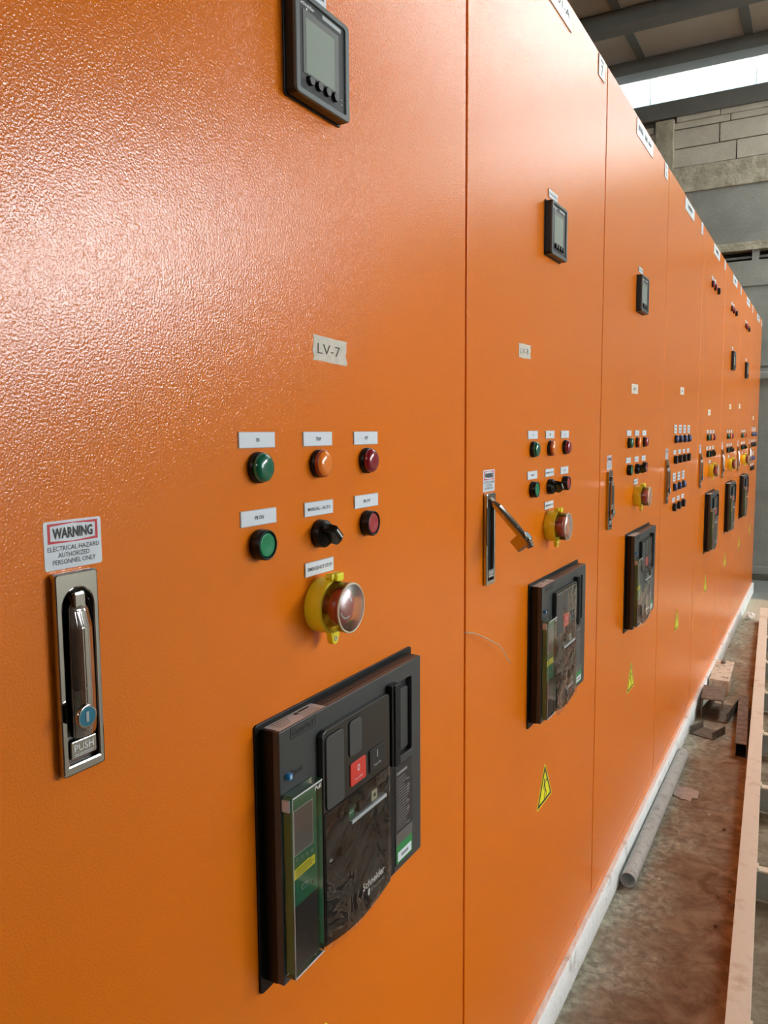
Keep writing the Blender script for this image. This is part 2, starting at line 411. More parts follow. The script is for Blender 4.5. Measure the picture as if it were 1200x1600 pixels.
# ================================================================== CABINET PARTS (local: x out, y along the row, z up from floor)
CW = .8; ZT = 2.08
def m_body():
    b = MB(); b.box(-.62, -.022, 0.0012, CW-.0012, PL, ZT, paint, bev=.002)
    b.box(-.0265, -.0215, .0013, CW-.0013, .1, ZT-.004, gapm); return b.mesh('cabinet_body')  # near-black sheet behind the door darkens its seams
def m_door():
    b = MB(); b.box(-.022, 0, .0028, CW-.0028, .1115, ZT-.002, paint, bev=.0024, seg=3); return b.mesh('cabinet_door')
def m_base():
    b = MB(); b.box(-.022, -.0005, .0003, .667, PL, .109, paint, bev=.001); b.box(-.022, -.0005, .670, CW-.0003, PL, .109, paint, bev=.001); return b.mesh('base_bar')
ME = {}
ME['body'] = m_body(); ME['door'] = m_door(); ME['base'] = m_base()

def label_plate(lines, w=.054, h=.015, th=.0012, hh=None, bold=0.01, wfit=None):
    b = MB(); b.prism(rrect(-w/2, w/2, -h/2, h/2), 0, th, whitet)
    b.rect(-w/2+.0006, w/2-.0006, -h/2+.0006, h/2-.0006, th+.0001, white)
    k = len(lines)
    for i, t in enumerate(lines):
        hh_ = hh or .0036; zc = (k-1-2*i)*hh_*.85
        wf = wfit if wfit else min(w*.88, len(t)*hh_*.72)
        b.text(t, 0, zc, th+.0003, hh_, ink, width=wf, bold=bold)
    return b.mesh('label_plate')
def blur_plate(w, h, rows, seed=0):
    """plate whose lettering is too small to read: dark strokes"""
    rnd = random.Random(seed)
    b = MB(); b.prism(rrect(-w/2, w/2, -h/2, h/2), 0, .0012, whitet)
    b.rect(-w/2+.0006, w/2-.0006, -h/2+.0006, h/2-.0006, .0013, white)
    for (yc, zc, ww, hh) in rows:
        y = yc-ww/2
        while y < yc+ww/2:
            d = rnd.uniform(.25, .7)*hh; b.rect(y, min(y+d*.6, yc+ww/2), zc-hh/2, zc+hh/2*rnd.choice((1, .4, 1)), .0016, ink); y += d
    return b.mesh('label_plate')
for k_, t_ in (('ON', 'ON'), ('TRIP', 'TRIP'), ('OFF', 'OFF'), ('PBON', 'PB ON'), ('PBOFF', 'PB OFF')): ME['l'+k_] = label_plate([t_])
ME['lMA'] = label_plate(['MANUAL - AUTO'], wfit=.043); ME['lES'] = label_plate(['EMERGENCY STOP'], wfit=.046)
ME['lPM'] = label_plate(['POWER METER'], wfit=.046)
ME['lblur'] = blur_plate(.054, .015, [(0, 0, .03, .004)]); ME['lblur2'] = blur_plate(.054, .030, [(0, .006, .034, .005), (0, -.006, .034, .005)], 2)
ME['name1'] = None
def name_plate(txt):
    b = MB(); b.prism(rrect(-.108, .108, -.0215, .0215), 0, .0015, whitet); b.rect(-.1068, .1068, -.0203, .0203, .0017, white)
    b.text(txt, 0, 0.002, .0021, .013, ink, width=.18, bold=.012); return b.mesh('name_plate')
ME['name1'] = name_plate('MCC-01-A')
ME['name2'] = blur_plate(.216, .043, [(-.06, .002, .06, .014), (0.01, .002, .03, .014), (.06, .002, .035, .010)], 5)
ME['name3'] = blur_plate(.216, .043, [(0, .002, .09, .014)], 6)
ME['name0'] = blur_plate(.216, .043, [(0, .002, .16, .012)], 7)
def num_plate(txt):
    if txt is None: return blur_plate(.05, .045, [(0, .012, .026, .005), (0, -.006, .008, .02)], 8)
    b = MB(); b.prism(rrect(-.025, .025, -.0225, .0225), 0, .0015, whitet); b.rect(-.0238, .0238, -.0213, .0213, .0017, white)
    b.rect(-.014, .014, .0105, .0145, .0021, ink)
    b.text(txt, 0, -.006, .0021, .022, ink, bold=.03); return b.mesh('number_plate')
ME['num7'] = num_plate('7'); ME['num'] = num_plate(None)

def tape(w, h, txt, skew=0, marks=True, seed=0):
    b = MB(); rnd = random.Random(seed); pts = []
    N = 7
    for i in range(N): pts.append((-w/2+w*i/(N-1), -h/2+rnd.uniform(-.0004, .0004)))
    for i in range(4): pts.append((w/2-.002*(i % 2)+rnd.uniform(-.001, .001), -h/2+h*(i+.5)/4))
    for i in range(N): pts.append((w/2-w*i/(N-1), h/2+rnd.uniform(-.0004, .0004)))
    for i in range(4): pts.append((-w/2+.0015*(i % 2)+rnd.uniform(-.001, .001), h/2-h*(i+.5)/4))
    b.prism(pts, 0, .0004, tapem)
    if txt: b.text(txt, -.004, 0, .0007, h*.42, pencil, width=w*.66, bold=-.005)
    return b.mesh('tape_strip')
ME['tape7'] = tape(.066, .026, 'LV-7', seed=1); ME['tape8'] = tape(.062, .024, 'LV-8', seed=2)
b = MB(); b.prism(rrect(-.041, .041, -.013, .013), 0, .0004, tapem); b.rect(-.018, -.006, -.004, .003, .0006, pencil); b.rect(.003, .012, -.003, .004, .0006, pencil); ME['tape'] = b.mesh('tape_strip')

def m_warn():
    b = MB(); w, h = .0495, .0345
    b.prism(rrect(-w/2, w/2, -h/2, h/2, .0018), 0, .0004, white)
    b.plate(rrect(-.0215, .0215, .0015, .0155), [[(-.0195, .0033), (0, .0021), (.0195, .0033), (.0195, .0137), (0, .0149), (-.0195, .0137)]], .0004, .0006, redp)
    b.text('WARNING', 0, .0085, .0007, .0072, ink, width=.0345, bold=.03)
    for i, (t, ww) in enumerate((('ELECTRICAL HAZARD', .0445), ('AUTHORIZED', .027), ('PERSONNEL ONLY', .037))):
        b.text(t, 0, -.0023-.0048*i, .0006, .0034, ink, width=ww)
    return b.mesh('warning_sticker')
ME['warn'] = m_warn()
def m_tri():
    b = MB(); hw, h = .050, .084
    def tri(s_, r):
        # rounded triangle, centroid at origin
        P = [(-hw*s_, -h/3*s_), (hw*s_, -h/3*s_), (0, 2*h/3*s_)]; out = []
        for i in range(3):
            p0, p1, p2 = (Vector(P[i-1]), Vector(P[i]), Vector(P[(i+1) % 3]))
            a = p1+(p0-p1).normalized()*r; c = p1+(p2-p1).normalized()*r
            for t in (0, .33, .67, 1): q = a*(1-t)**2+p1*2*t*(1-t)+c*t*t; out.append((q.x, q.y))
        return out
    b.prism(tri(1.0, .008), 0, .0004, yellows)
    b.poly(tri(.90, .004), .0006, ink); b.poly(tri(.70, .002), .0008, yellows)
    # struck figure with a bolt
    def ln(p, q, w):
        p, q = Vector(p), Vector(q); d = (q-p).normalized(); n_ = Vector((-d.y, d.x))*w/2
        b.poly([tuple(p+n_), tuple(p-n_), tuple(q-n_), tuple(q+n_)], .0010, ink)
    b.poly(circ(-.002, .020, .0035, 12), .0010, ink)
    ln((-.003, .016), (.002, -.002), .006); ln((0, .012), (.012, .018), .0028); ln((-.003, .013), (-.012, .004), .0028)
    ln((.002, -.001), (-.004, -.012), .0032); ln((-.004, -.012), (-.002, -.019), .003); ln((.003, -.001), (.010, -.010), .0032); ln((.010, -.010), (.008, -.018), .003)
    b.poly([(.009, .026), (.013, .018), (.016, .020), (.012, .012)], .0010, ink)
    return b.mesh('hazard_sticker')
ME['tri'] = m_tri()

# indicator lights and push buttons
def pilot_parts(rim, lens):
    b = MB(); b.lathe(0, 0, [(0, .0146), (.0012, .0148), (.0055, .0146), (.0062, .0138), (.0062, .0125), (.0045, .0120)], rim); base = b.mesh('pilot_light')
    b = MB(); b.lathe(0, 0, [(.0035, .0126), (.0062, .0135), (.0085, .0137), (.0105, .0130), (.0122, .0108), (.0133, .0070), (.0137, .0030), (.0138, 0)], lens); return base, b.mesh('lens')
ME['pG'] = pilot_parts(blackp, greenl); ME['pO'] = pilot_parts(blackp, orangel); ME['pR'] = pilot_parts(blackp, redl); ME['pB'] = pilot_parts(blackp, bluel)
b = MB(); b.lathe(0, 0, [(.0035, .0128), (.0060, .0143), (.0090, .0143), (.0098, .0136), (.0098, .01)], orangeb); ME['orim'] = b.mesh('lens_ring')
def button_parts(cap):
    b = MB(); b.lathe(0, 0, [(0, .0146), (.0012, .0148), (.0100, .0146), (.0112, .0140), (.0114, .0130), (.0095, .0120), (.006, .0118)], blackp); base = b.mesh('push_button')
    b = MB(); b.lathe(0, 0, [(.006, .0116), (.0098, .0116), (.0106, .0110), (.0108, .0100), (.0100, .0060), (.0097, 0)], cap); return base, b.mesh('button_cap')
ME['bG'] = button_parts(greenb); ME['bR'] = button_parts(redb); ME['bK'] = button_parts(blackl)
def selector_parts():
    b = MB(); b.lathe(0, 0, [(0, .0148), (.0015, .0150), (.0085, .0146), (.0095, .0140), (.0095, .0125), (.0130, .0115), (.0130, 0)], blackp); base = b.mesh('selector_switch')
    b = MB(); R = Matrix.Rotation(math.radians(-42), 3, 'X')
    # grip blade standing on the dial, ends sloping
    prof = [(-.013, .012), (.013, .012), (.0150, .0185), (.0060, .0275), (-.0110, .0275), (-.0140, .018)]   # (along, x)
    bb = bmesh.new(); hw = .0042; a = [bb.verts.new((x, s_, -hw)) for s_, x in prof]; c = [bb.verts.new((x, s_, hw)) for s_, x in prof]
    for i in range(6): bb.faces.new((a[i], a[(i+1) % 6], c[(i+1) % 6], c[i]))
    bb.faces.new(a); bb.faces.new(list(reversed(c))); bmesh.ops.recalc_face_normals(bb, faces=bb.faces)
    bmesh.ops.bevel(bb, geom=list(bb.edges), offset=.0012, segments=2, affect='EDGES')
    for v in bb.verts: v.co = R @ v.co
    b._merge(bb, blackp)
    for (s0, x0, s1, x1) in ((-.0095, .02775, .0045, .02775), (.0065, .0272, .0125, .0212)):
        q = [(x0, s0, -.0009), (x0, s0, .0009), (x1, s1, .0009), (x1, s1, -.0009)]
        f = b.bm.faces.new([b.bm.verts.new(R @ Vector(p)+Vector((.0002, 0, 0))) for p in q]); f.material_index = b.mi(wprint)
    return base, b.mesh('selector_grip')
ME['sel'] = selector_parts()

def estop():
    out = {}
    b = MB()
    b.lathe(0, 0, [(0, .0290), (.0015, .0295), (.0185, .0290), (.0205, .0282), (.0205, .0262), (.0185, .0255), (.0030, .0245), (.0030, 0.011), (.0045, .010), (.0045, 0)], yellowp, n=56)
    b.prism([( -.010, -.022), (-.0062, -.034)]+[(.0065*math.cos(t)+.0005, -.0352+.0065*math.sin(t)) for t in [math.radians(a) for a in range(190, 360, 20)]]+[(.0125, -.022)], .0130, .0195, yellowp, bev=.001)
    b.lathe(.0005, -.0352, [(.0195, .0030), (.0203, .0028), (.0203, .0014), (.0196, .0012)], cream, n=20)
    b.box(.014, .022, -.010, .008, .0265, .0335, yellowp, bev=.0018)
    out['base'] = b.mesh('emergency_stop')
    b = MB(); b.lathe(-.009, .0325, [(.0150, .0034), (.0235, .0034), (.0238, .0030), (.0238, 0)], yellowp, n=20)
    b.box(.016, .027, -.006, .007, .0275, .0360, yellows, bev=.0016)
    out['hinge'] = b.mesh('cover_hinge')
    b = MB(); b.lathe(0, 0, [(.0045, .0095), (.0200, .0095), (.0215, .0125), (.0225, .0180), (.0240, .0195), (.0300, .0195), (.0325, .0180), (.0335, .0130), (.0338, 0)], mushm, n=40)
    # turn-to-release arrows
    for a0 in (20, 200):
        q = [(.0125*math.cos(math.radians(a0+d)), .0125*math.sin(math.radians(a0+d))) for d in range(0, 110, 10)]
        qi = [(.0108*math.cos(math.radians(a0+d)), .0108*math.sin(math.radians(a0+d))) for d in range(100, -10, -10)]
        b.poly(q+qi, .03385, wprint)
    out['mush'] = b.mesh('mushroom_button')
    b = MB(); b.lathe(0, 0, [(.0200, .0268), (.0385, .0262)], clear, n=48)
    b.lathe(0, 0, [(.0385, .0262), (.0400, .0252), (.0402, 0)], clearfront, n=48)
    out['cover'] = b.mesh('clear_cover')
    b = MB(); b.lathe(0, 0, [(.0390, .0267), (.0402, .0266), (.0406, .0258), (.0402, .0248)], mat('frosted_rim', (.75, .66, .48), rough=.25), n=48)
    out['rim'] = b.mesh('cover_rim')
    return out
ME['es'] = estop()

# panel meter 96 x 96
def meter():
    o = {}
    b = MB(); b.prism(rrect(-.0495, .0495, -.0495, .0495, .003), 0, .0022, blackp, bev=.0006)
    b.prism(rrect(-.048, .048, -.048, .048, .004), .002, .0125, blackp, bev=.0008)
    o['body'] = b.mesh('power_meter')
    b = MB()
    inn = rrect(-.0415, .0405, -.0415, .0425, .002)
    b.plate(rrect(-.048, .048, -.048, .048, .005), [inn], .0105, .0150, bezelm, bev=.0009)
    o['bezel'] = b.mesh('bezel')
    b = MB(); b.rect(-.0415, .0405, -.0415, .0425, .0132, grayp)
    b.text('Schneider', -.0262, .0378, .0134, .0036, wprint, width=.0235, bold=.02); b.text('Electric', -.019, .0330, .0134, .0014, gprint, width=.014)
    b.poly(circ(-.0275, .0338, .0013, 12), .0134, wprint)
    b.rect(.000, .034, .0365, .0405, .0134, greypl)
    b.rect(.034, .0352, -.0290, -.0278, .0134, wprint); b.rect(.034, .0352, -.0338, -.0326, .0134, wprint)
    o['face'] = b.mesh('meter_face')
    b = MB(); b.prism(rrect(-.0345, .0290, -.0262, .0322, .001), .0130, .0138, lcdb, bev=.0003); b.rect(-.0300, .0205, -.0245, .0255, .0140, lcd)
    o['screen'] = b.mesh('display_screen')
    b = MB(); b.lathe(0, 0, [(0, .0046), (.0030, .0046), (.0034, .0042)], blackp, n=24); b.lathe(0, 0, [(.0034, .0042), (.0035, 0)], padm, n=24)
    o['btn'] = b.mesh('meter_button')
    return o
ME['mt'] = meter()

# swing handle with key
def handle():
    o = {}
    slot = rrect(.0060, .0320, .008, .122, .0); slot = [(.0060, .008), (.0320, .008), (.0320, .122)]+[(.019+.013*math.cos(math.radians(a)), .122+.013*math.sin(math.radians(a))) for a in range(15, 180, 15)]+[(.0060, .122)]
    b = MB(); b.plate(rrect(0, .0375, 0, .147, .003), [slot], 0, .0065, chrome, bev=.0014); b.poly(slot, .0006, mat('handle_recess', (.02, .02, .02), rough=.3))
    o['plate'] = b.mesh('door_handle')
    def lever_mesh(name):
        # lever hangs from the pivot at the origin down to z = -.095
        b = MB(); bb = bmesh.new()
        secs = [(0.004, .0035, .001, .004), (-.004, .0080, .001, .0075), (-.016, .0095, .000, .0105), (-.060, .0098, .000, .0110), (-.090, .0098, .000, .0105), (-.096, .0092, .000, .0085)]
        rings = []
        for z, w, x0, x1 in secs:
            prof = [(x0, -w), (x1*.55, -w), (x1*.92, -w*.62), (x1, -w*.2), (x1*.97, w*.3), (x1*.60, w), (x0, w)]
            rings.append([bb.verts.new((x, y, z)) for x, y in prof])
        for a, c in zip(rings, rings[1:]):
            for i in range(7): bb.faces.new((a[i], a[(i+1) % 7], c[(i+1) % 7], c[i]))
        bb.faces.new(rings[0]); bb.faces.new(list(reversed(rings[-1]))); bmesh.ops.recalc_face_normals(bb, faces=bb.faces)
        bmesh.ops.bevel(bb, geom=[e for e in bb.edges], offset=.0008, segments=2, affect='EDGES')
        b._merge(bb, chrome, smooth=False)
        # lock barrel behind the lower end
        b.box(-.016, .001, -.0082, .0082, -.090, -.068, chrome, bev=.0015)
        b.box(-.002, .0060, -.0055, .0050, -.004, .0090, chrome, bev=.0018)
        return b.mesh(name)
    o['lever'] = lever_mesh('handle_lever')
    b = MB(); b.lathe(0, 0, [(0, .0085), (.0016, .0085), (.0020, .0080), (.0020, .0070)], chrome, n=28); b.lathe(0, 0, [(.0019, .0072), (.0020, 0)], keyblue, n=28)
    b.box(.0019, .0024, -.0014, .0010, -.0036, .0036, greypl); o['key'] = b.mesh('key_lock')
    b = MB(); b.prism(rrect(-.0115, .0115, -.0065, .0065, .0015), 0, .0065, chrome, bev=.0008)
    b.text('PUSH', 0, .0012, .0067, .0052, wprint, width=.017, bold=.01); b.rect(-.0085, .0085, -.0040, -.0034, .0067, wprint); b.rect(-.0085, .0085, -.0052, -.0048, .0067, wprint)
    o['push'] = b.mesh('push_catch')
    return o
ME['hd'] = handle()

# air circuit breaker front (local origin at cabinet y=0, z=0 -> shifted by BY, BZ)
def breaker(variant=0):
    o = {}; FX = .024
    rec = rrect(.5365, .5755, .862, .957, .004); win = rrect(.4135, .492, .8385, .8535); usb = [(.3735, .8065), (.396, .8085), (.396, .8185), (.3735, .8165)]
    b = MB()
    b.prism(rrect(.2895, .616, .707, .982, .004), 0, .0025, blackp, bev=.0006)
    b.box(.002, .016, .2985, .6000, .7185, .9765, blackp)
    b.plate(rrect(.2985, .6000, .7185, .9765, .0015), [rec], .016, FX, mat('breaker_housing', (0.048, 0.052, 0.053), rough=.38), bev=.0008)
    b.poly(rec, .0166, grayp)
    b.prism(rrect(.5390, .5725, .866, .945, .004), .0166, .0200, mat('breaker_housing', (0, 0, 0)), bev=.001)
    # badge outline and lettering
    b.plate(rrect(.3165, .3600, .9635, .9755, .0005), [rrect(.3171, .3594, .9641, .9749, .0004)], FX, FX+.0002, blackp)
    b.text('MasterPacT', .3382, .9693, FX+.0003, .0060, ink, width=.038, bold=.05)
    b.text('Reset', .3255, .9298, FX+.0003, .0058, ink, width=.020, bold=.04)
    b.rect(.507, .5275, .7205, .859, FX+.0002, gapm)
    o['housing'] = b.mesh('circuit_breaker')
    b = MB(); b.prism(rrect(.3075, .3130, .9265, .9325, .0006), FX-.001, FX+.0048, bluebt, bev=.0005); b.rect(.3092, .3114, .9277, .9313, FX+.005, wprint); o['reset'] = b.mesh('reset_button')
    # glossy operating panel
    b = MB(); shape = [(.3625, .7235)]+[(.3625+.1425*t, .7235-.010*math.sin(math.pi*t)) for t in (.12, .25, .4, .5, .6, .75, .88)]+[(.505, .7235)]+[(.505, .951), (.5035, .9545), (.500, .956), (.369, .956), (.3645, .9545), (.3625, .950)]
    b.plate(shape, [win, usb], FX, FX+.0068, grayd, bev=.0007)
    b.poly(win, FX+.0008, gapm); b.poly(usb, FX+.0008, gapm)
    b.box(FX+.001, FX+.0055, .436, .462, .8385, .8520, blackm); b.box(FX+.001, FX+.0050, .4145, .4250, .8400, .8500, pcbg); b.rect(.4155, .4245, .8460, .8468, FX+.0052, wprint)
    b.box(FX+.001, FX+.0058, .463, .4760, .8400, .8515, cream, bev=.0005); b.rect(.467, .472, .844, .848, FX+.0060, ink)
    b.box(FX+.001, FX+.0098, .4140, .492, .8355, .8395, greypl, bev=.0008)
    b.box(FX+.001, FX+.0040, .3745, .383, .8085, .8110, greypl)
    b.text('Schneider', .4640, .7480, FX+.0073, .0085, wprint, width=.050, bold=.025)
    b.poly([(.4500, .7345), (.4520, .7330), (.4545, .7335), (.4550, .7400), (.4530, .7415), (.4505, .7405)], FX+.0073, wprint)
    b.text('Electric', .4735, .7375, FX+.0073, .0045, gprint, width=.032)
    o['panel'] = b.mesh('front_panel')
    for key, nm, y0, y1, z0, z1 in (('pad1', 'charge_indicator', .3672, .4015, .8705, .9490), ('pad2', 'status_indicator', .4132, .4385, .9110, .9500)):
        b = MB(); b.prism(rrect(y0-.0010, y1+.0010, z0-.0010, z1+.0010, .005), FX+.006, FX+.0070, blackp); b.prism(rrect(y0, y1, z0, z1, .0045), FX+.0065, FX+.0084, padm, bev=.0006); o[key] = b.mesh(nm)
    b = MB(); b.prism(rrect(.4145, .4470, .8770, .9025, .0025), FX+.0065, FX+.0082, offred, bev=.0005); b.text('O', .4308, .8940, FX+.0084, .0075, wprint, width=.0055, bold=.02); b.text('Push OFF', .4308, .8828, FX+.0084, .0024, wprint, width=.016); o['off'] = b.mesh('push_off_button')
    b = MB(); b.prism(rrect(.4545, .4915, .8755, .9035, .003), FX+.006, FX+.0070, blackp); b.prism(rrect(.4558, .4900, .8768, .9025, .0025), FX+.0065, FX+.0082, blackm, bev=.0005); b.rect(.4722, .4734, .8905, .8990, FX+.0084, wprint); b.text('Push ON', .4728, .8830, FX+.0084, .0024, wprint, width=.015); o['on'] = b.mesh('push_on_button')
    # ribbed charging handle
    b = MB(); b.box(FX, FX+.0100, .5145, .5275, .8615, .9625, blackm, bev=.0012); b.box(FX-.004, FX+.0080, .509, .5145, .8635, .9625, blackp, bev=.0008)
    z = .866
    while z < .959:
        for j in range(3): b.box(FX+.0098, FX+.0106, .5160+j*.0038+(.0010 if int((z*1000)) % 2 else 0), .5184+j*.0038, z, z+.0016, grayp)
        z += .0031
    o['charge'] = b.mesh('charging_handle')
    # rating label
    b = MB(); b.prism(rrect(.5290, .5745, .7260, .8530, .0008), FX-.0002, FX+.0008, mat('rating_label_black', (.028, .028, .029), rough=.35))
    rnd = random.Random(3)
    b.rect(.533, .560, .8415, .8450, FX+.0010, gprint)
    z = .836
    while z > .768:
        b.rect(.533, .533+rnd.uniform(.018, .036), z, z+.0008, FX+.0010, gprint)
        if rnd.random() < .5: b.rect(.560, .566, z-.0015, z-.0005, FX+.0010, gprint)
        z -= .0036
    b.rect(.531, .5735, .7515, .7670, FX+.0010, mat('label_grey_patch', (.12, .11, .10), rough=.5))
    b.rect(.531, .5735, .7275, .7515, FX+.0010, mat('label_green', (.02, .25, .06), rough=.5)); b.rect(.5345, .5705, .7300, .7420, FX+.0012, white); b.rect(.543, .562, .734, .738, FX+.0014, gprint)
    o['rating'] = b.mesh('rating_label')
    # trip unit below a clear cover
    b = MB(); b.box(FX, FX+.0085, .3040, .3470, .7300, .9080, pcbg, bev=.0006)
    b.rect(.3046, .3465, .7310, .7985, FX+.0088, blackm)
    b.rect(.3070, .3405, .8500, .8970, FX+.0088, greypl); b.rect(.3082, .3393, .8512, .8958, FX+.0090, mat('trip_screen', (.17, .155, .14), rough=.3))
    b.poly([(.3065, .8265), (.3425, .8275), (.3425, .8375), (.3325, .8375), (.3325, .8385), (.3065, .8370)], FX+.0090, yellows)
    for i in range(4): b.rect(.3095, .3095+(.026, .030, .028, .018)[i], .8350-i*.0022, .8356-i*.0022, FX+.0092, ink)
    for i in range(4): b.plate(circ(.312+i*.0085, .8455-.0008*i, .0017, 12), [circ(.312+i*.0085, .8455-.0008*i, .0012, 12)], FX+.0088, FX+.0090, greypl)
    b.rect(.3185, .3285, .8110, .8160, FX+.0090, greypl); b.rect(.3195, .3275, .8120, .8150, FX+.0092, pcbg); b.rect(.3360, .3385, .8085, .8120, FX+.0092, gapm)
    o['trip'] = b.mesh('trip_unit')
    b = MB(); b.box(FX+.0004, FX+.0125, .3010, .3525, .7270, .9140, clear, bev=.0015)
    b.box(FX+.0120, FX+.0128, .3015, .3520, .9115, .9128, wprint); b.box(FX+.0116, FX+.0126, .3015, .3520, .7275, .7290, wprint)
    b.box(FX+.0118, FX+.0127, .3012, .3017, .730, .912, greypl)
    b.text('Pull', .3440, .9080, FX+.0130, .0045, wprint, width=.0105, bold=.01)
    b.box(FX+.001, FX+.010, .2988, .3008, .8985, .9105, greypl, bev=.0006)
    o['cover'] = b.mesh('clear_cover')
    # sticker on the top edge of the housing
    b = MB(); b.bm.faces.new([b.bm.verts.new(p) for p in ((.0030, .302, .9768), (.0225, .302, .9768), (.0225, .382, .9768), (.0030, .382, .9768))]).material_index = b.mi(silver)
    def tr(x0, x1, y0, y1): b.bm.faces.new([b.bm.verts.new(p) for p in ((x0, y0, .9770), (x1, y0, .9770), (x1, y1, .9770), (x0, y1, .9770))]).material_index = b.mi(ink)
    tr(.006, .0105, .345, .352)
    for i in range(4): tr(.006+i*.0035, .0068+i*.0035, .308, .336-.003*i); tr(.012+i*.0028, .0126+i*.0028, .346, .374)
    tr(.006, .009, .354, .372)
    b.bm.normal_update()
    for f in b.bm.faces:
        if f.normal.z < 0: f.normal_flip()
    o['sticker'] = b.mesh('approval_sticker')
    # protective film, wrinkled, curling away at its lower end
    def film_mesh(y0, y1, z0, z1, amp, seed):
        rnd = random.Random(seed); bb = bmesh.new(); NY, NZ = 18, 44; g = []
        ph = [rnd.uniform(0, 6.28) for _ in range(8)]
        for j in range(NZ+1):
            row = []
            for i in range(NY+1):
                s_, t = i/NY, j/NZ; z = z1+(z0-z1)*t; y = y0+(y1-y0)*s_
                a = amp*(.10+t**2.2)
                x = FX+.0076+.0003+a*(.5+.25*math.sin(s_*7+ph[0]+t*5)+.18*math.sin(s_*15+ph[1]-t*9)+.12*math.sin(t*31+ph[2]+s_*6))
                z += -.006*math.sin(math.pi*s_)*t**3 - (.004*math.cos(s_*2.4) if t > .9 else 0)*(t-.9)*10
                row.append(bb.verts.new((x, y, z)))
            g.append(row)
        for j in range(NZ):
            for i in range(NY): bb.faces.new((g[j+1][i], g[j+1][i+1], g[j][i+1], g[j][i]))
        for f in bb.faces:
            f.normal_update()
            if f.normal.x < 0: f.normal_flip()
        m_ = MB(); m_._merge(bb, film, smooth=True); return m_.mesh('protective_film')
    o['film'] = film_mesh(.364, .5035, .722, .868, .0025, 2)
    o['film2'] = film_mesh(.364, .5035, .720, .953, .004, 9)
    return o
ME['br'] = breaker()

# ================================================================== CABINETS
def pilot(cab, key, y, z, label):
    base, lens = ME[key]; p = link('pilot_light', base, cab, (0, y, z), label); link('lens', lens, p)
    if key == 'pO': link('lens_ring', ME['orim'], p)
def button(cab, key, y, z, label):
    base, cap = ME[key]; p = link('push_button', base, cab, (0, y, z), label); link('button_cap', cap, p)
def lplate(cab, key, y, z, name='label_plate'): return link(name, ME[key], cab, (0, y, z))

def add_meter(cab):
    y, z = .4075, 1.6320
    m = link('power_meter', ME['mt']['body'], cab, (0, y, z), 'black square panel meter with grey display')
    link('bezel', ME['mt']['bezel'], m); link('meter_face', ME['mt']['face'], m); link('display_screen', ME['mt']['screen'], m, label='grey green liquid crystal display')
    for i in range(4): link('meter_button', ME['mt']['btn'], m, (.0132, -.0235+.0147*i, -.0305))
    lplate(cab, 'lPM', .4065, 1.6980)
def add_breaker(cab, fm):
    B = ME['br']; h = link('circuit_breaker', B['housing'], cab, (0, 0, 0), 'black air circuit breaker front with clear trip unit cover')
    for k_, nm, lb in (('reset', 'reset_button', 'small blue reset button'), ('panel', 'front_panel', 'glossy charcoal operating panel'), ('pad1', 'charge_indicator', None), ('pad2', 'status_indicator', None), ('off', 'push_off_button', 'red push off button'), ('on', 'push_on_button', 'black push on button'), ('charge', 'charging_handle', 'ribbed black charging handle'), ('rating', 'rating_label', 'black rating label with green and white foot'), ('trip', 'trip_unit', 'green trip unit with grey screen and yellow sticker'), ('cover', 'clear_cover', 'clear plastic trip unit cover'), ('sticker', 'approval_sticker', 'silver printed sticker')):
        link(nm, B[k_], h, label=lb)
    link('protective_film', B[fm], h, label='wrinkled clear film')
def add_handle(cab, opened=False):
    H = ME['hd']; y, z = .0705, 1.0170
    h = link('door_handle', H['plate'], cab, (0, y, z), 'chrome swing handle, lever pulled out' if opened else 'chrome swing handle, closed')
    if not opened:
        link('handle_lever', H['lever'], h, (.0045, .0175, .124)); link('key_lock', H['key'], h, (.0150, .0140, .0440), 'blue key lock')
    else:
        a = math.radians(-43); lv = link('handle_lever', H['lever'], h, (.0055, .0175, .133), rot=(0, a, 0))
        R = Matrix.Rotation(a, 3, 'Y'); p = R @ Vector((.0106, -.0015, -.0795))
        k_ = link('key_lock', H['key'], h, Vector((.0055, .0175, .133))+p, 'blue key lock', rot=(0, a, 0))
    link('push_catch', H['push'], h, (.0006, .0180, .0185), 'chrome catch marked PUSH')
    link('warning_sticker', ME['warn'], cab, (0, .0930, 1.1833), 'white sticker headed WARNING in red frame')
def add_estop(cab):
    E_ = ME['es']; e = link('emergency_stop', E_['base'], cab, (0, .4070, 1.0780), 'yellow emergency stop guard'); link('cover_hinge', E_['hinge'], e)
    link('mushroom_button', E_['mush'], e, label='red mushroom button'); link('clear_cover', E_['cover'], e, label='clear plastic cover'); link('cover_rim', E_['rim'], e)
def controls(cab, near):
    ys = (.305, .4070, .5065); L_ = ('lON', 'lTRIP', 'lOFF', 'lPBON', 'lMA', 'lPBOFF', 'lES') if near else ('lblur',)*7
    for i in range(3): lplate(cab, L_[i], ys[i], 1.2545)
    for i in range(3): lplate(cab, L_[3+i], ys[i], 1.1815)
    lplate(cab, L_[6], .4065, 1.1185)
    pilot(cab, 'pG', ys[0], 1.2285, 'green indicator light'); pilot(cab, 'pO', ys[1], 1.2285, 'orange indicator light'); pilot(cab, 'pR', ys[2], 1.2285, 'red indicator light')
    button(cab, 'bG', ys[0], 1.1555, 'green push button'); button(cab, 'bR', ys[2], 1.1555, 'red push button')
    base, grip = ME['sel']; s_ = link('selector_switch', base, cab, (0, ys[1], 1.1545), 'black two-position selector switch'); link('selector_grip', grip, s_)

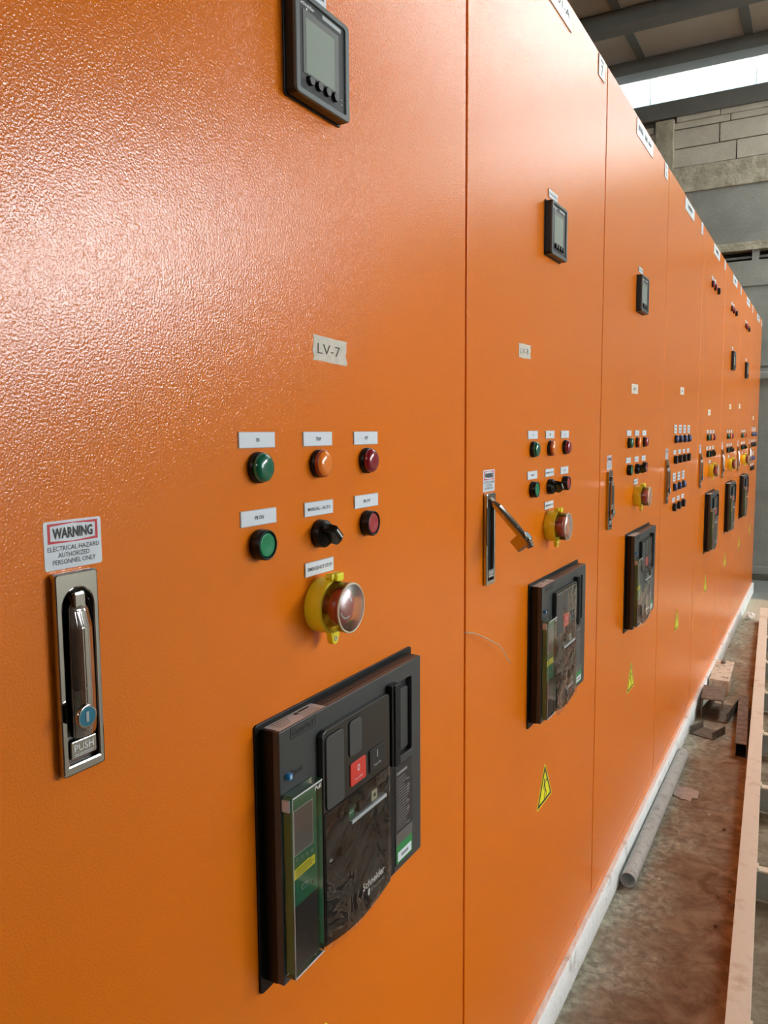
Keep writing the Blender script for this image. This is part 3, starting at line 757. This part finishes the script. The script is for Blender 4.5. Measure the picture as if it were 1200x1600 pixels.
LBL = [
 'orange switchboard cabinet nearest the camera, taped LV-7, largest breaker',
 'orange switchboard cabinet with its chrome lever swung out, taped LV-8',
 'third orange switchboard cabinet along the row, closed handle and last near meter',
 'orange switchboard cabinet with four rows of push buttons and no breaker',
 'orange switchboard cabinet just beyond the tall push button one, three top lights, no meter',
 'orange switchboard cabinet third from the far end, meter below three top lights',
 'orange switchboard cabinet second from the far end, smallest visible breaker and meter',
 'orange switchboard cabinet at the far end of the row, by the grey wall',
]
TAPES = [('tape7', .4345, 1.348), ('tape8', .2585, 1.400), ('tape', .368, 1.375), ('tape', .375, 1.403), ('tape', .345, 1.340), ('tape', .400, 1.387), ('tape', .115, 1.402), ('tape', .330, 1.346)]
for k in range(8):
    cab = bpy.data.objects.new('switchboard_cabinet', None); COL.objects.link(cab); cab.location = (0, Y0+CW*k, 0); cab.empty_display_size = .1
    tag(cab, LBL[k], 'electrical cabinet', 'orange switchboard cabinets in a row')
    link('cabinet_body', ME['body'], cab); link('cabinet_door', ME['door'], cab); link('base_bar', ME['base'], cab)
    lplate(cab, ('name0', 'name1', 'name2', 'name3', 'name3', 'name3', 'name2', 'name3')[k], .400 if k < 2 else .42, 2.0505, 'name_plate')
    lplate(cab, 'num7' if k == 1 else 'num', .7420, 2.0520, 'number_plate')
    tk, ty, tz = TAPES[k]; link('tape_strip', ME[tk], cab, (0, ty, tz), 'torn paper tape reading LV-7' if k == 0 else 'torn paper tape', rot=(math.radians(-2 if k == 0 else 1), 0, 0))
    add_handle(cab, k == 1)
    if k not in (3, 7):
        controls(cab, k < 3); add_estop(cab); add_breaker(cab, 'film2' if k in (1, 2) else 'film')
    if k in (0, 1, 2, 5, 6): add_meter(cab)
    if k in (4, 5, 6):
        lplate(cab, 'lblur', .300, 1.9200); lplate(cab, 'lblur', .385, 1.9200)
        pilot(cab, 'pR', .290, 1.8930, 'red indicator light near the top'); pilot(cab, 'pR', .385, 1.8930, 'red indicator light near the top'); button(cab, 'bK', .500, 1.8930, 'black push button near the top')
    if k in (3, 7):
        for r, (z, nc, bl, dz, lk) in enumerate(((1.231, 4, 1, .035, 'lblur2'), (1.159, 4, 0, .026, 'lblur'), (1.062, 3, 1, .035, 'lblur2'), (.991, 3, 0, .026, 'lblur'))):
            for c in range(nc):
                y = .250+.1*c; lplate(cab, lk, y, z+dz)
                if bl: pilot(cab, 'pB', y, z, 'dark blue indicator light')
                else: button(cab, 'bK', y, z, 'black push button')
    link('hazard_sticker', ME['tri'], cab, (0, .405, .5445), 'yellow triangle sticker with struck figure')

# wire caught in the first door seam
def tube(pts, r, m, name, n=8):
    b = bmesh.new(); rings = []
    P = [Vector(p) for p in pts]
    for i, p in enumerate(P):
        d = (P[min(i+1, len(P)-1)]-P[max(i-1, 0)]).normalized(); a = d.cross(Vector((0, 0, 1)))
        if a.length < .01: a = Vector((1, 0, 0))
        a.normalize(); c = d.cross(a)
        rings.append([b.verts.new(p+(a*math.cos(2*math.pi*j/n)+c*math.sin(2*math.pi*j/n))*r) for j in range(n)])
    for a, c in zip(rings, rings[1:]):
        for j in range(n): b.faces.new((a[j], a[(j+1) % n], c[(j+1) % n], c[j]))
    b.faces.new(rings[0]); b.faces.new(list(reversed(rings[-1]))); bmesh.ops.recalc_face_normals(b, faces=b.faces)
    mb = MB(); mb._merge(b, m, True); return mb.mesh(name)
def spline(P, k=6):
    P = [Vector(p) for p in P]; out = []
    for i in range(len(P)-1):
        p0, p1, p2, p3 = P[max(i-1, 0)], P[i], P[i+1], P[min(i+2, len(P)-1)]
        for j in range(k):
            t = j/k; out.append(.5*((2*p1)+(-p0+p2)*t+(2*p0-5*p1+4*p2-p3)*t*t+(-p0+3*p1-3*p2+p3)*t**3))
    out.append(P[-1]); return out
wp = spline([(-.006, Y0+.799, .957), (.004, Y0+.803, .9575), (.010, Y0+.826, .950), (.014, Y0+.885, .924), (.014, Y0+.915, .909), (.012, Y0+.965, .870)])
wr = link('wire_strand', tube(wp, .0008, mat('pale_wire', (.62, .50, .34), rough=.4), 'wire_strand'))
tag(wr, 'thin pale bent wire strand poking out of the seam beside the second cabinet', 'wire')

# ================================================================== THINGS ON THE FLOOR
galv = mat('galvanised_pipe', (0.48, 0.49, 0.47), rough=.55, metal=.2, noise=(40, (0.27, 0.265, 0.25), .5, .72))
def pipe_mesh():
    b = MB(); R = .0215; prof = [(0, R), (.99, R), (.99, R-.003), (0, R-.003), (0, R)]
    b.lathe(0, 0, prof, galv, n=32); return b.mesh('steel_pipe')
o = link('steel_pipe', pipe_mesh(), None, (.036, 2.150, .0217), rot=(0, 0, math.radians(90.3)))
tag(o, 'grey galvanised steel pipe lying on the floor against the white plinth', 'pipe')
rust = mat('dusty_rusty_steel', (0.14, 0.10, 0.075), rough=.75, noise=(35, (0.30, 0.25, 0.21), .4, .7), bump=(80, .001, 5))
dark = mat('tube_inside', (0.012, 0.010, 0.009), rough=.9)
def sq_tube():
    b = MB(); w, h, L_ = .042, .056, .62; t = .003
    b.box(-w/2, w/2, 0, L_, h-t, h, rust, bev=.0008); b.box(-w/2, w/2, 0, L_, 0, t, rust, bev=.0008)
    b.box(-w/2, -w/2+t, 0, L_, t, h-t, rust); b.box(w/2-t, w/2, 0, L_, t, h-t, rust); b.box(-w/2+t, w/2-t, L_-.004, L_, t, h-t, dark); b.box(-w/2+t, w/2-t, .004, L_-.01, t+.0001, t+.001, dark)
    return b.mesh('square_steel_tube')
o = link('square_steel_tube', sq_tube(), None, (.226, 3.255, .0002), rot=(0, 0, math.radians(4)))
tag(o, 'rusty square steel tube with dark open end lying beside the pale frame', 'steel tube')
def channel(w, h, L_, t=.005):
    b = MB(); b.box(-w/2, w/2, 0, L_, 0, t, chm, bev=.0008); b.box(-w/2, -w/2+t, 0, L_, t, h, chm, bev=.0008); b.box(w/2-t, w/2, 0, L_, t, h, chm, bev=.0008); return b.mesh('channel_offcut')
chm = mat('dusty_channel_steel', (0.13, 0.10, 0.075), rough=.8, noise=(30, (0.24, 0.20, 0.155), .35, .7), bump=(80, .001, 5))
o = link('channel_offcut', channel(.10, .034, .105), None, (.064, 3.405, .0002), rot=(0, 0, math.radians(-20)))
tag(o, 'small brown steel channel offcut lying open side up, nearest of the scraps by the plinth', 'steel scrap')
o = link('channel_offcut', channel(.11, .045, .24), None, (.086, 3.62, .0002), rot=(0, 0, math.radians(-6)))
tag(o, 'wider brown steel channel offcut lying open side up behind the small one', 'steel scrap')
b = MB(); b.box(-.045, .045, 0, .20, .040, .046, chm, bev=.001); b.box(-.045, -.039, 0, .20, 0, .040, chm, bev=.001); b.box(.039, .045, 0, .20, 0, .040, chm, bev=.001)
o = link('channel_offcut', b.mesh('channel_offcut'), None, (.074, 3.64, .0465), rot=(0, 0, math.radians(4)))
tag(o, 'brown steel channel offcut upturned on top of the wider one, dark inside', 'steel scrap')
blk = mat('chipped_white_block', (0.74, 0.69, 0.57), rough=.9, noise=(45, (0.30, 0.25, 0.18), .52, .66), bump=(60, .006, 6))
b = MB(); b.box(-.045, .045, 0, .36, 0, .075, blk, bev=.004)
o = link('concrete_block', b.mesh('concrete_block'), None, (.062, 4.00, .0004), rot=(0, 0, math.radians(1.5)))
tag(o, 'long pale chipped concrete block lying against the plinth behind the steel scraps', 'block')
b = MB(); b.lathe(0, 0, [(0, .012), (.012, .012), (.013, .009), (.013, 0)], rust, n=6, smooth=False)
o = link('steel_nut', b.mesh('steel_nut'), None, (.050, 4.30, .0756), rot=(0, math.radians(-90), 0)); tag(o, 'small dark hexagonal nut sitting on the pale concrete block', 'nut')

# long frame of dusty steel on the floor at the right
frm = mat('dusty_beige_steel', (0.80, 0.72, 0.60), rough=.8, noise=(16, (0.55, 0.40, 0.27), .56, .80), bump=(60, .001, 5))
frs = mat('grey_channel_face', (0.22, 0.22, 0.21), rough=.7, noise=(10, (0.30, 0.29, 0.26), .4, .7))
ang = math.atan2(.127-.34, 5.69-1.59)     # rotation of the rail from +y
fr = bpy.data.objects.new('ladder_frame', None); COL.objects.link(fr); fr.location = (.34, 1.59, 0); fr.rotation_euler = (0, 0, -ang)
tag(fr, 'long dusty beige steel ladder frame with cross bars lying on the floor at right', 'frame')
def rail(x0, x1, inner):
    b = MB(); b.box(x0, x1, -1.1, 4.10, .094, .100, frm, bev=.001); b.box(x0, x1, -1.1, 4.10, .0005, .006, frm, bev=.001)
    xi = x0 if inner > 0 else x1-.006
    b.box(xi, xi+.006, -1.1, 4.10, .006, .094, frm); return b.mesh('side_rail')
link('side_rail', rail(0, .0455, 1), fr); link('side_rail', rail(.70, .7455, -1), fr)
def rung():
    b = MB(); b.box(.030, .715, -.0125, .0125, .0885, .0935, frm, bev=.001); b.box(.030, .715, -.0125, -.0085, .012, .0885, frs); b.box(.030, .715, .0085, .0125, .012, .0885, frs)
    b.box(.0385, .050, -.014, .014, .0935, .1005, frm, bev=.001); return b.mesh('cross_bar')
rm = rung()
for yy in (-.55, .02, .66, 1.21, 1.72, 2.26, 2.78, 3.32, 3.86): link('cross_bar', rm, fr, (0, yy, 0))

# scraps and pebbles
def lump(r, seed, flat=.6, m=None, name='pebble', sub=2, jag=.25):
    b = bmesh.new(); bmesh.ops.create_icosphere(b, subdivisions=sub, radius=r); rnd = random.Random(seed)
    for v in b.verts: v.co *= 1+rnd.uniform(-jag, jag); v.co.z = v.co.z*flat
    zm = min(v.co.z for v in b.verts)
    for v in b.verts: v.co.z -= zm
    mb = MB(); mb._merge(b, m, False); return mb.mesh(name)
peb = mat('pebble_brown', (0.22, 0.15, 0.10), rough=.9)
plw = mat('white_scrap', (0.85, 0.85, 0.82), rough=.7)
pinkp = mat('pale_pink_scrap', (0.50, 0.42, 0.38), rough=.6)
b = MB()
pts = []; rnd = random.Random(12)
for i in range(18):
    a = 2*math.pi*i/18; rr = 1+rnd.uniform(-.22, .22); pts.append((.040*rr*math.cos(a), .058*rr*math.sin(a)))
bb = bmesh.new(); c0 = bb.verts.new((0, 0, .006)); ring = [bb.verts.new((x, y, .0016+.004*rnd.random())) for x, y in pts]; mid = [bb.verts.new((x*.55, y*.55, .002+.006*rnd.random())) for x, y in pts]; lo = [bb.verts.new((x, y, .0004)) for x, y in pts]
for i in range(18):
    j = (i+1) % 18; bb.faces.new((ring[i], ring[j], mid[j], mid[i])); bb.faces.new((mid[i], mid[j], c0)); bb.faces.new((lo[i], lo[j], ring[j], ring[i]))
bb.faces.new(list(reversed(lo))); bmesh.ops.recalc_face_normals(bb, faces=bb.faces)
b._merge(bb, pinkp); o = link('plastic_scrap', b.mesh('plastic_scrap'), None, (.088, 2.83, 0))
tag(o, 'flat crumpled pale pink scrap of plastic on the floor beside the pipe', 'scrap')
o = link('crumpled_paper', lump(.030, 5, .8, plw, 'crumpled_paper', 2, .3), None, (.062, 5.74, 0)); tag(o, 'crumpled white scrap on the floor at the far end of the plinth', 'scrap')
PEB = [((.300, 2.19), .007, 'largest brown pebble of the loose group left of the pale frame'), ((.286, 2.26), .005, 'brown pebble in the loose group left of the pale frame'), ((.305, 2.11), .004, 'small brown pebble in the loose group left of the pale frame'), ((.262, 2.22), .0045, 'brown pebble in the loose group left of the pale frame'), ((.272, 2.08), .006, 'flat brown pebble nearest the camera in the loose group'), ((.180, 2.70), .005, 'pale pebble alone on the brown floor'), ((.235, 2.62), .006, 'brown pebble left of the frame beyond the loose group'), ((.105, 2.23), .005, 'small pebble beside the open end of the grey pipe'), ((.235, 1.55), .004, 'tiny pebble near the bottom edge of the picture')]
for i, ((x, y), r, lb) in enumerate(PEB):
    o = link('pebble', lump(r, 20+i, .6, plw if i in (5, 7) else peb), None, (x, y, 0)); tag(o, lb, 'pebble', 'pebbles scattered on the floor')
